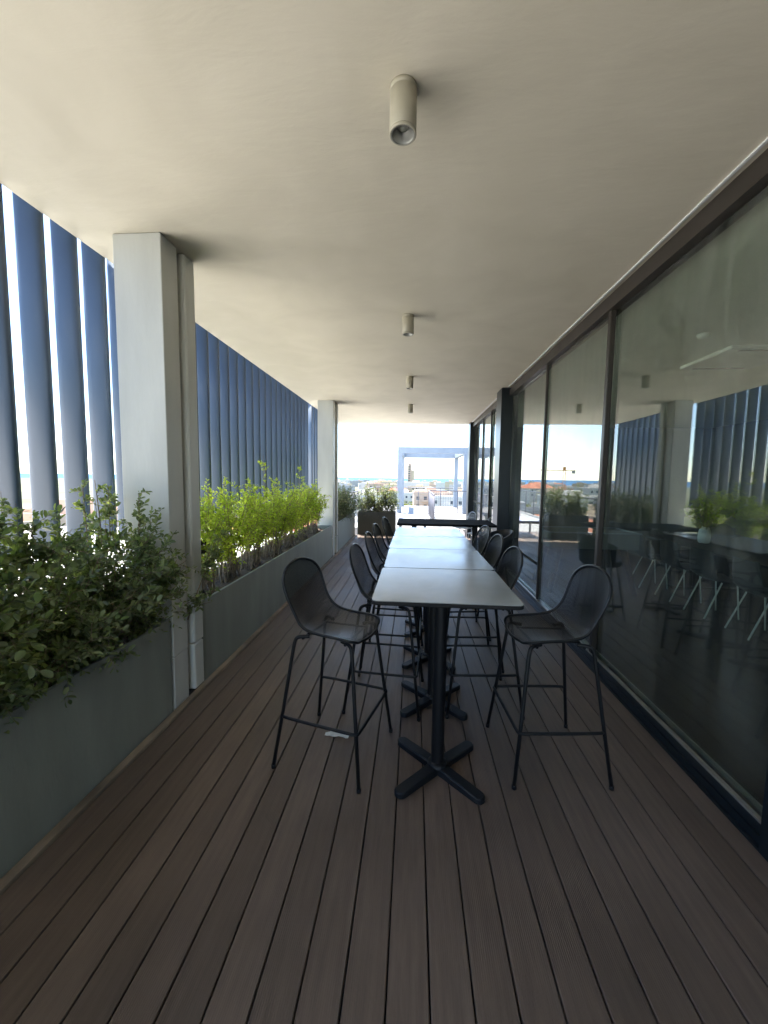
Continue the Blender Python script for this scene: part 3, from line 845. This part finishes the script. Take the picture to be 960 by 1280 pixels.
# pergola
t = empty('pergola', (.85, 18.9, 0), 0, 'pale grey steel pergola frame on the terrace against the sky', 'pergola')
X0, X1, H = -1.61, 1.68, 3.10
w = .22
for x in (X0, X1 - w):
    for y in (0, 4.3):
        mb = MB(); mb.box(x, x + w, y, y + w, 0, H - .30, bev=.006); mb.build('post', M['steel_white'], t)
mb = MB(); mb.box(X0, X1, 0, w, H - .299, H, bev=.006); mb.build('beam', M['steel_white'], t)
mb = MB(); mb.box(X0, X1, 4.3, 4.3 + w, H - .299, H, bev=.006); mb.build('beam', M['steel_white'], t)
for x in (X0, X1 - w):
    mb = MB(); mb.box(x, x + w, w + .001, 4.299, H - .298, H - .002); mb.build('side_beam', M['steel_white'], t)

# railings
def railing(pts, label, z=1.08, post_every=1.3, bal=.11, wires=False):
    t = empty('railing', (pts[0][0], pts[0][1], 0), 0, label, 'railing', 'terrace railings')
    o0 = Vector((pts[0][0], pts[0][1], 0)); P = [Vector((p[0], p[1], 0)) - o0 for p in pts]
    up = Vector((0, 0, 1))
    h = MB(); inf = MB()
    for a, b in zip(P, P[1:]):
        h.tube([a + up * z, b + up * z], .024, n=8)
        L = (b - a).length; d = (b - a) / L
        for k in range(int(L / post_every) + 1):
            q = a + d * min(L, k * post_every)
            pm = MB(); pm.tube([q, q + up * (z - .02)], .022, n=8); pm.build('post', M['rail'], t)
        if wires:
            for k in range(6): inf.tube([a + up * (.15 + .15 * k), b + up * (.15 + .15 * k)], .006, n=4)
        else:
            for k in range(int(L / bal)): inf.tube([a + d * (k * bal) + up * .08, a + d * (k * bal) + up * z], .006, n=4)
            inf.tube([a + up * .08, b + up * .08], .012, n=6)
    h.build('handrail', M['rail'], t)
    o = inf.build('wires' if wires else 'baluster_panel', M['rail'], t)
railing([(.72, 13.75), (.72, 18.5), (3.6, 18.5)], 'grey balustrade running away from the deck then turning right below the pergola')
railing([(-2.3, 23.9), (3.9, 23.9)], 'wire railing at the far edge of the open terrace', wires=True)
railing([(-2.3, 12.6), (-2.3, 23.8)], 'wire railing along the left edge of the open terrace', wires=True)

# ------------------------------------------------------------------ inside the room
t = empty('meeting_table', (4.55, 5.5, 0), 0, 'long dark meeting table behind the big glass pane', 'table')
mb = MB(); mb.prism(rrect(-.72, .95, -2.3, 1.5, .05), .725, .75, bev=.004); mb.build('table_top', M['dark_top'], t)
for y in (-1.8, 1.0):
    mb = MB(); mb.box(-.4, .6, y - .04, y + .04, .02, .724); mb.box(-.5, .7, y - .06, y + .06, -.003, .019); mb.build('leg', M['black'], t)
def room_chair():
    t = empty('room_chair')
    mb = MB(); vs = []
    prof = smooth_path([(.21, .445, 0), (.16, .462, 0), (0, .452, 0), (-.15, .455, 0), (-.21, .50, 0), (-.235, .62, 0), (-.26, .83, 0)], 2)
    for q in prof:
        for j in range(9):
            v = -1 + 2 * j / 8; w = .215 if q.y < .6 else .215 - .03 * (q.y - .6) / .23
            vs.append((q.x + .02 * v * v, v * w, q.y + (.02 * v * v if q.y < .5 else 0)))
    fs = [(i * 9 + j, i * 9 + j + 1, (i + 1) * 9 + j + 1, (i + 1) * 9 + j) for i in range(len(prof) - 1) for j in range(8)]
    mb.add(vs, fs, True); o = mb.build('seat_shell', M['black_fabric'], t)
    s = o.modifiers.new('th', 'SOLIDIFY'); s.thickness = .012
    for sx in (-1, 1):
        for sy in (-1, 1):
            mb = MB(); mb.tube([(sx * .09, sy * .165, .445), ((.275 if sx < 0 else .13) * sx, sy * .175, 0)], .0085, n=8); mb.build('leg', M['chrome'], t)
    return t
rc = room_chair()
rl = ['bright legged black chair at the far end of the meeting table, behind the glass', 'second bright legged black chair from the far end of the meeting table',
      'bright legged black chair in front of the flower vase, behind the glass', 'bright legged black chair at the right edge of the photo, behind the glass', 'bright legged black chair cut by the right edge of the photo']
for i, y in enumerate((6.52, 5.83, 5.17, 4.50, 3.83)):
    o = rc if i == 0 else copy_tree(rc)
    o.location = (3.80 + .02 * (i % 2), y, 0); o.rotation_euler = (0, 0, R(-4 + 3 * (i % 3))); tag(o, rl[i], 'chair', 'bright legged chairs at the meeting table')
t = empty('flower_vase', (4.30, 6.20, .75), 0, 'white ribbed vase of yellow green flowers on the meeting table', 'vase')
mb = MB(); mb.lathe([(0, 0), (.06, 0), (.075, .02), (.08, .10), (.07, .19), (.045, .24), (.042, .235), (.06, .18), (0, .03)], 24); mb.build('vase', M['white'], t)
r = random.Random(2); P = []; D = []; Q = []; S = []
st = MB()
for i in range(34):
    d = Vector((r.gauss(0, .6), r.gauss(0, .6), 1)).normalized(); L = r.uniform(.2, .42); e = Vector((0, 0, .22)) + d * L
    st.tube([(0, 0, .15), e], .003, n=4)
    for k in range(9):
        P.append(e - d * r.random() * .14); D.append((d + Vector((r.gauss(0, 1), r.gauss(0, 1), r.gauss(0, 1)))).normalized()); Q.append(Vector((r.gauss(0, .4), r.gauss(0, .4), 1)).normalized()); S.append(.06)
st.build('flower_stem', M['bark'], t)
leaves_mesh('bouquet', np.array([tuple(v) for v in P]), np.array([tuple(v) for v in D]), np.array([tuple(v) for v in Q]), np.array(S), .5, LEAF['vase'], t, 2)
# games table with splayed legs
t = empty('games_table', (2.62, 6.28, 0), 0, 'grey box shaped games table with splayed dark legs behind the glass', 'games table')
mb = MB(); mb.box(-.62, .62, -.36, .36, .66, .885, bev=.01); mb.build('body', M['room_wall'], t)
mb = MB(); mb.box(-.64, .64, -.38, -.34, .886, .90); mb.box(-.64, .64, .34, .38, .886, .90); mb.box(-.64, -.60, -.339, .339, .886, .90); mb.box(.60, .64, -.339, .339, .886, .90); mb.build('rim', M['steel_white'], t)
for sx in (-1, 1):
    for sy in (-1, 1):
        mb = MB(); a = Vector((sx * .45, sy * .26, .66)); b = Vector((sx * .60, sy * .36, 0))
        mb.tube([a, b], [.055, .045], n=4); mb.build('leg', M['black_fabric'], t)
# ceiling cassette, detector
mb = MB(); mb.box(-.42, .42, -.42, .42, -.04, 0, bev=.01)
o = mb.build('air_conditioner', M['white']); o.location = (3.75, 5.05, 3.099); tag(o, 'square white air conditioning cassette on the ceiling behind the glass', 'air conditioner')
for k in (-1, 1):
    g = MB(); g.box(-.30, .30, k * .36 - .025, k * .36 + .025, -.044, -.041); g.build('air_slot', M['black'], o)
mb = MB(); mb.lathe([(0, 0), (.055, 0), (.05, -.03), (.025, -.045), (0, -.045)], 20)
o = mb.build('smoke_detector', M['white']); o.location = (2.82, 4.3, 3.099); tag(o, 'small round white smoke detector on the room ceiling', 'smoke detector')

# ------------------------------------------------------------------ town, sea
GZ = -20.0
mb = MB(); mb.box(-30000, 30000, -3000, 1600, GZ - 1, GZ); tag(mb.build('ground', M['earth']), kind='structure')
mb = MB(); mb.box(-40000, 40000, 1600, 45000, GZ - 3, GZ - .8); tag(mb.build('sea', M['sea']), kind='structure')
bcols = [pmat('render_white', (.60, .57, .52), .85, var=.05, scale=.3), pmat('render_cream', (.52, .43, .31), .85, var=.06, scale=.3),
         pmat('render_pale_pink', (.50, .37, .28), .85, var=.06, scale=.3), pmat('render_grey', (.33, .33, .32), .85, var=.06, scale=.3), pmat('render_ochre', (.36, .23, .10), .85, var=.08, scale=.3)]
cn = ['white', 'cream', 'pale pink', 'light grey', 'ochre']
win_mesh = {}
def building(x, y, w, d, h, ci, rz, label, windows=True, group=None, tile=False, z0=GZ, roofmat=None, parapet=True):
    t = empty('apartment_building', (x, y, z0), rz, label, 'building', group)
    mb = MB(); mb.box(-w / 2, w / 2, -d / 2, d / 2, 0, h); mb.build('wall', bcols[ci], t)
    if tile:
        mb = MB(); e = .5; rh = w * .18
        vs = [(-w / 2 - e, -d / 2 - e, h + .01), (w / 2 + e, -d / 2 - e, h + .01), (w / 2 + e, d / 2 + e, h + .01), (-w / 2 - e, d / 2 + e, h + .01), (-w / 4, 0, h + rh), (w / 4, 0, h + rh)]
        mb.add(vs, [(3, 2, 1, 0), (0, 1, 5, 4), (1, 2, 5), (2, 3, 4, 5), (3, 0, 4)]); mb.build('roof', M['tile'], t)
    else:
        mb = MB(); p = .25
        mb.box(-w / 2 - .1, w / 2 + .1, -d / 2 - .1, -d / 2 + p, h + .005, h + .9); mb.box(-w / 2 - .1, w / 2 + .1, d / 2 - p, d / 2 + .1, h + .005, h + .9)
        mb.box(-w / 2 - .1, -w / 2 + p, -d / 2 + p + .01, d / 2 - p - .01, h + .005, h + .9); mb.box(w / 2 - p, w / 2 + .1, -d / 2 + p + .01, d / 2 - p - .01, h + .005, h + .9)
        mb.box(-w * .15, w * .12, -d * .1, d * .2, h + .005, h + 2.6)
        if not parapet:
            mb = MB(); mb.box(-w / 2 - .1, w / 2 + .1, -d / 2 - .1, d / 2 + .1, h + .005, h + .2)
        mb.build('roof', roofmat or bcols[ci], t)
    if windows:
        fl = max(2, int(h / 3.1)); fh = h / fl; nc = max(3, int(w / 3.4))
        key = 'w'
        if key not in win_mesh:
            m = MB(); m.box(-.65, .65, -.06, .08, 0, 1.5, mi=0); m.box(-.75, .75, -.10, -.061, -.12, -.01, mi=1)
            win_mesh[key] = m
            o = m.build('window', [M['win'], M['white']], t); win_mesh['me'] = o.data; bpy.data.objects.remove(o)
        for f in range(fl):
            for c in range(nc):
                if (f * 7 + c * 3 + int(x)) % 9 == 0: continue
                o = bpy.data.objects.new('window', win_mesh['me']); COL.objects.link(o); o.parent = t
                o.location = (-w / 2 + w * (c + .5) / nc, -d / 2, f * fh + .9)
        nb = MB()
        for f in range(1, fl):
            bm_ = MB(); bm_.box(-w * .30, w * .02, -d / 2 - 1.3, -d / 2 - .001, f * fh - .15, f * fh); bm_.box(-w * .30, w * .02, -d / 2 - 1.3, -d / 2 - 1.2, f * fh + .001, f * fh + .95)
            bm_.build('balcony', bcols[ci], t)
    return t
# bright low roof next door on the left: its sunlit surface sends light up to the ceiling
nb = building(-13.2, 3.0, 20, 34, 18.6, 0, 0, 'low neighbouring block with a pale flat roof, left beyond the louvres', windows=False, roofmat=M['roofwhite'], parapet=False)
r = random.Random(21)
spots = []
def free(x, y, rad):
    return all(math.hypot(x - a, y - b) > rad + c for a, b, c in spots)
# (x over y, distance, width, depth, height, colour, tiled)
near = [(-.03, 95, 20, 12, 11.0, 0, False, 'long low white building just below the terrace railing'),
        (.10, 120, 16, 12, 10, 4, False, 'ochre block behind the balustrade, right of the low white building'),
        (.045, 190, 17, 13, 14.5, 2, False, 'pale pink apartment block with balconies left of the pergola back post'),
        (.115, 210, 15, 13, 14.2, 1, False, 'cream apartment block seen between the right pergola posts'),
        (-.30, 70, 18, 12, 12.5, 4, True, 'tile roofed ochre block reflected in the middle glass panes'),
        (-.42, 85, 18, 14, 14, 1, False, 'cream block reflected beside the big glass pane'),
        (-.36, 140, 20, 14, 15.5, 0, False, 'white block reflected above the shrubs in the middle pane'),
        (-.12, 160, 18, 13, 14, 0, False, 'white block behind the far shrubs, left of the pergola'),
        (-.22, 110, 16, 12, 13, 3, False, 'light grey block half hidden by the far column'),
        (-.9, 60, 18, 14, 15, 2, False, 'pale pink block seen through the near louvre gaps'),
        (-1.3, 48, 16, 14, 14, 1, False, 'cream block seen low between the nearest louvre blades')]
for kx, dist, w, d, h, ci, tl, lb in near:
    x, y = kx * dist, dist
    building(x, y, w, d, h, ci, R(r.uniform(-12, 12)), lb, tile=tl, group=None); spots.append((x, y, 13))
k = 0; tries = 0
while k < 125 and tries < 9000:
    tries += 1
    y = 150 * (9.8 ** r.random() ** .8); a = r.uniform(-.55, .20); x = a * y
    if not free(x, y, 7): continue
    if abs(x / y + .0066) < .012 and y < 640: continue
    w = r.uniform(14, 26); h = r.uniform(9.5, 16.5) if y < 700 else r.uniform(8, 15)
    ci = r.choice((0, 0, 0, 1, 1, 2, 3)); tl = r.random() < .15
    building(x, y, w, r.uniform(11, 16), h, ci, R(r.uniform(-25, 25)), 'small %s block in the distant town between the terrace and the sea' % (cn[ci]) , windows=y < 420, tile=tl,
             group='distant %s town blocks' % cn[ci]); spots.append((x, y, 13)); k += 1
# tower
t = empty('tower', (-4.4, 640, GZ), 0, 'tall narrow brown and cream tower rising above the town by the left pergola post', 'tower')
mb = MB(); mb.box(-5, 1.2, -5, 5, 0, 42); mb.build('wall', bcols[2], t)
mb = MB(); mb.box(1.21, 5.6, -4, 5, 0, 34); mb.build('wing', bcols[1], t)
mb = MB(); mb.box(-4, .4, -4, 4, 42.01, 45.0); mb.build('roof', bcols[2], t)
for f in range(11):
    mb = MB(); mb.box(-4.2, -1.2, -5.2, -5.01, 3 + 3.5 * f, 4.9 + 3.5 * f); mb.build('window', M['win'], t)
# crane (mirrored in the glass)
t = empty('tower_crane', (-100, 285, GZ), R(20), 'orange tower crane standing over the town, seen mirrored in the glass', 'crane')
mb = MB()
for sx in (-.8, .8):
    for sy in (-.8, .8): mb.box(sx - .15, sx + .15, sy - .15, sy + .15, 0, 28)
for k in range(14):
    z = k * 2; s = 1 if k % 2 else -1
    for sy in (-.8, .8): mb.tube([(-.8 * s, sy, z), (.8 * s, sy, z + 2)], .1, n=4)
    for sx in (-.8, .8): mb.tube([(sx, -.8 * s, z), (sx, .8 * s, z + 2)], .1, n=4)
mb.build('mast', M['crane'], t)
mb = MB(); mb.box(-7, 17, -.15, .15, 28.01, 28.4); mb.box(-7, 17, .8, 1.0, 28.01, 28.4); mb.tube([(-.0, .4, 30), (17, .4, 29)], .15, n=4)
for k in range(12): mb.tube([(k * 1.4, 0, 28.2), (k * 1.4 + .7, .4, 29.7 - k * .07), (k * 1.4 + 1.4, 0, 28.2)], .08, n=4)
mb.build('jib', M['crane'], t)
mb = MB(); mb.box(-.9, .9, -.9, .9, 28.41, 30.6); mb.build('cab', M['crane'], t)
mb = MB(); mb.box(-6.8, -4.6, -.6, 1.3, 26.0, 28.0); mb.build('counterweight', bcols[3], t)

def tree(x, y, h, rad, label, seed, group):
    r = random.Random(seed); nr = np.random.RandomState(seed)
    t = empty('tree', (x, y, GZ), 0, label, 'tree', group)
    mb = MB(); mb.tube([(0, 0, 0), (.1, 0, h * .3), (0, .1, h * .6)], [.35, .25, .15], n=6)
    for k in range(5):
        a = r.uniform(0, 6.28); mb.tube([(0, 0, h * .35), (math.cos(a) * rad * .6, math.sin(a) * rad * .6, h * .7)], [.15, .05], n=4)
    mb.build('trunk', M['bark'], t)
    n = 1400; P = []
    lobes = [(r.uniform(-.55, .55) * rad, r.uniform(-.55, .55) * rad, h * r.uniform(.5, .85), rad * r.uniform(.35, .6)) for _ in range(9)]
    for i in range(n):
        cx, cy, cz, rr = r.choice(lobes); d = nr.normal(size=3); d /= np.linalg.norm(d); P.append((cx + d[0] * rr, cy + d[1] * rr, cz + d[2] * rr * .8))
    P = np.array(P); D = nr.normal(size=(n, 3)); D /= np.linalg.norm(D, axis=1, keepdims=True); Q = nr.normal(size=(n, 3)) + [0, 0, 1]; Q /= np.linalg.norm(Q, axis=1, keepdims=True)
    leaves_mesh('crown', P, D, Q, nr.uniform(.35, .75, n), .7, LEAF['tree'], t, 1)
tl = ['bushy green tree below the railing, left of the balustrade', 'yellow green tree behind the balustrade under the pergola', 'green tree at the foot of the left pergola post',
      'tree beside the long low white building']
tk = [(.012, 62, 12, 5), (.062, 66, 11.5, 5.5), (-.045, 75, 13, 5), (-.015, 70, 10, 4.5)]
for i, (kx, d, h, rad) in enumerate(tk):
    tree(kx * d, d, h, rad, tl[i], 80 + i, 'trees in the town'); spots.append((kx * d, d, 6))
for i in range(12):
    d = r.uniform(58, 150); x = r.uniform(-.05, .13) * d
    if free(x, d, 3): tree(x, d, r.uniform(9, 13), r.uniform(3.5, 5.5), 'one of the leafy trees crowding below the pergola', 200 + i, 'leafy trees below the pergola'); spots.append((x, d, 4))
k = 0
while k < 26:
    y = r.uniform(60, 420); x = r.uniform(-.6, .24) * y
    if not free(x, y, 4): continue
    tree(x, y, r.uniform(7, 12), r.uniform(3.5, 6), 'tree among the houses of the distant town', 100 + k, 'distant trees among the town blocks'); spots.append((x, y, 4)); k += 1

# ------------------------------------------------------------------ light
world = bpy.data.worlds.new('World'); scene.world = world; world.use_nodes = True
nt = world.node_tree; bg = nt.nodes['Background']
sky = nt.nodes.new('ShaderNodeTexSky'); sky.sky_type = 'NISHITA'; sky.sun_disc = False
SUN = Vector((-.55, .835, 0)).normalized(); EL = R(71)
sky.sun_elevation = EL; sky.sun_rotation = math.atan2(SUN.x, SUN.y)
sky.air_density = .8; sky.dust_density = .3; sky.ozone_density = 1.0
nt.links.new(sky.outputs[0], bg.inputs[0]); bg.inputs[1].default_value = .15
sd = bpy.data.lights.new('sun', 'SUN'); sd.energy = 5.0; sd.angle = R(.53); sd.color = (1, .95, .87)
so = bpy.data.objects.new('sun', sd); COL.objects.link(so)
d = Vector((SUN.x * math.cos(EL), SUN.y * math.cos(EL), math.sin(EL)))
so.rotation_euler = d.to_track_quat('Z', 'Y').to_euler(); so.location = (-20, 20, 40)

# ------------------------------------------------------------------ camera
f, pit, yaw, rol = 500.72, .0856563, .0723674, .0133633
cam = bpy.data.cameras.new('camera'); co = bpy.data.objects.new('camera', cam); COL.objects.link(co)
cy, sy = math.cos(yaw), math.sin(yaw)
fw = Vector((-sy * math.cos(pit), cy * math.cos(pit), -math.sin(pit))); rt = Vector((cy, sy, 0)); up = rt.cross(fw)
r2 = rt * math.cos(rol) + up * math.sin(rol); u2 = r2.cross(fw)
mw = Matrix.Identity(4)
for i in range(3): mw[i][0] = r2[i]; mw[i][1] = u2[i]; mw[i][2] = -fw[i]
mw[0][3], mw[1][3], mw[2][3] = 0, 0, 1.65
co.matrix_world = mw
cam.sensor_fit = 'HORIZONTAL'; cam.sensor_width = 36; cam.lens = f / 960 * 36
cam.clip_start = .05; cam.clip_end = 60000
scene.camera = co
scene.view_settings.view_transform = 'Standard'; scene.view_settings.look = 'None'
scene.view_settings.exposure = 2.4; scene.view_settings.gamma = 1
scene.render.engine = 'CYCLES'
c = scene.cycles
c.max_bounces = 10; c.diffuse_bounces = 6; c.glossy_bounces = 5; c.transparent_max_bounces = 24; c.transmission_bounces = 4
c.sample_clamp_indirect = 6.0; c.caustics_reflective = False; c.caustics_refractive = False
c.use_denoising = True
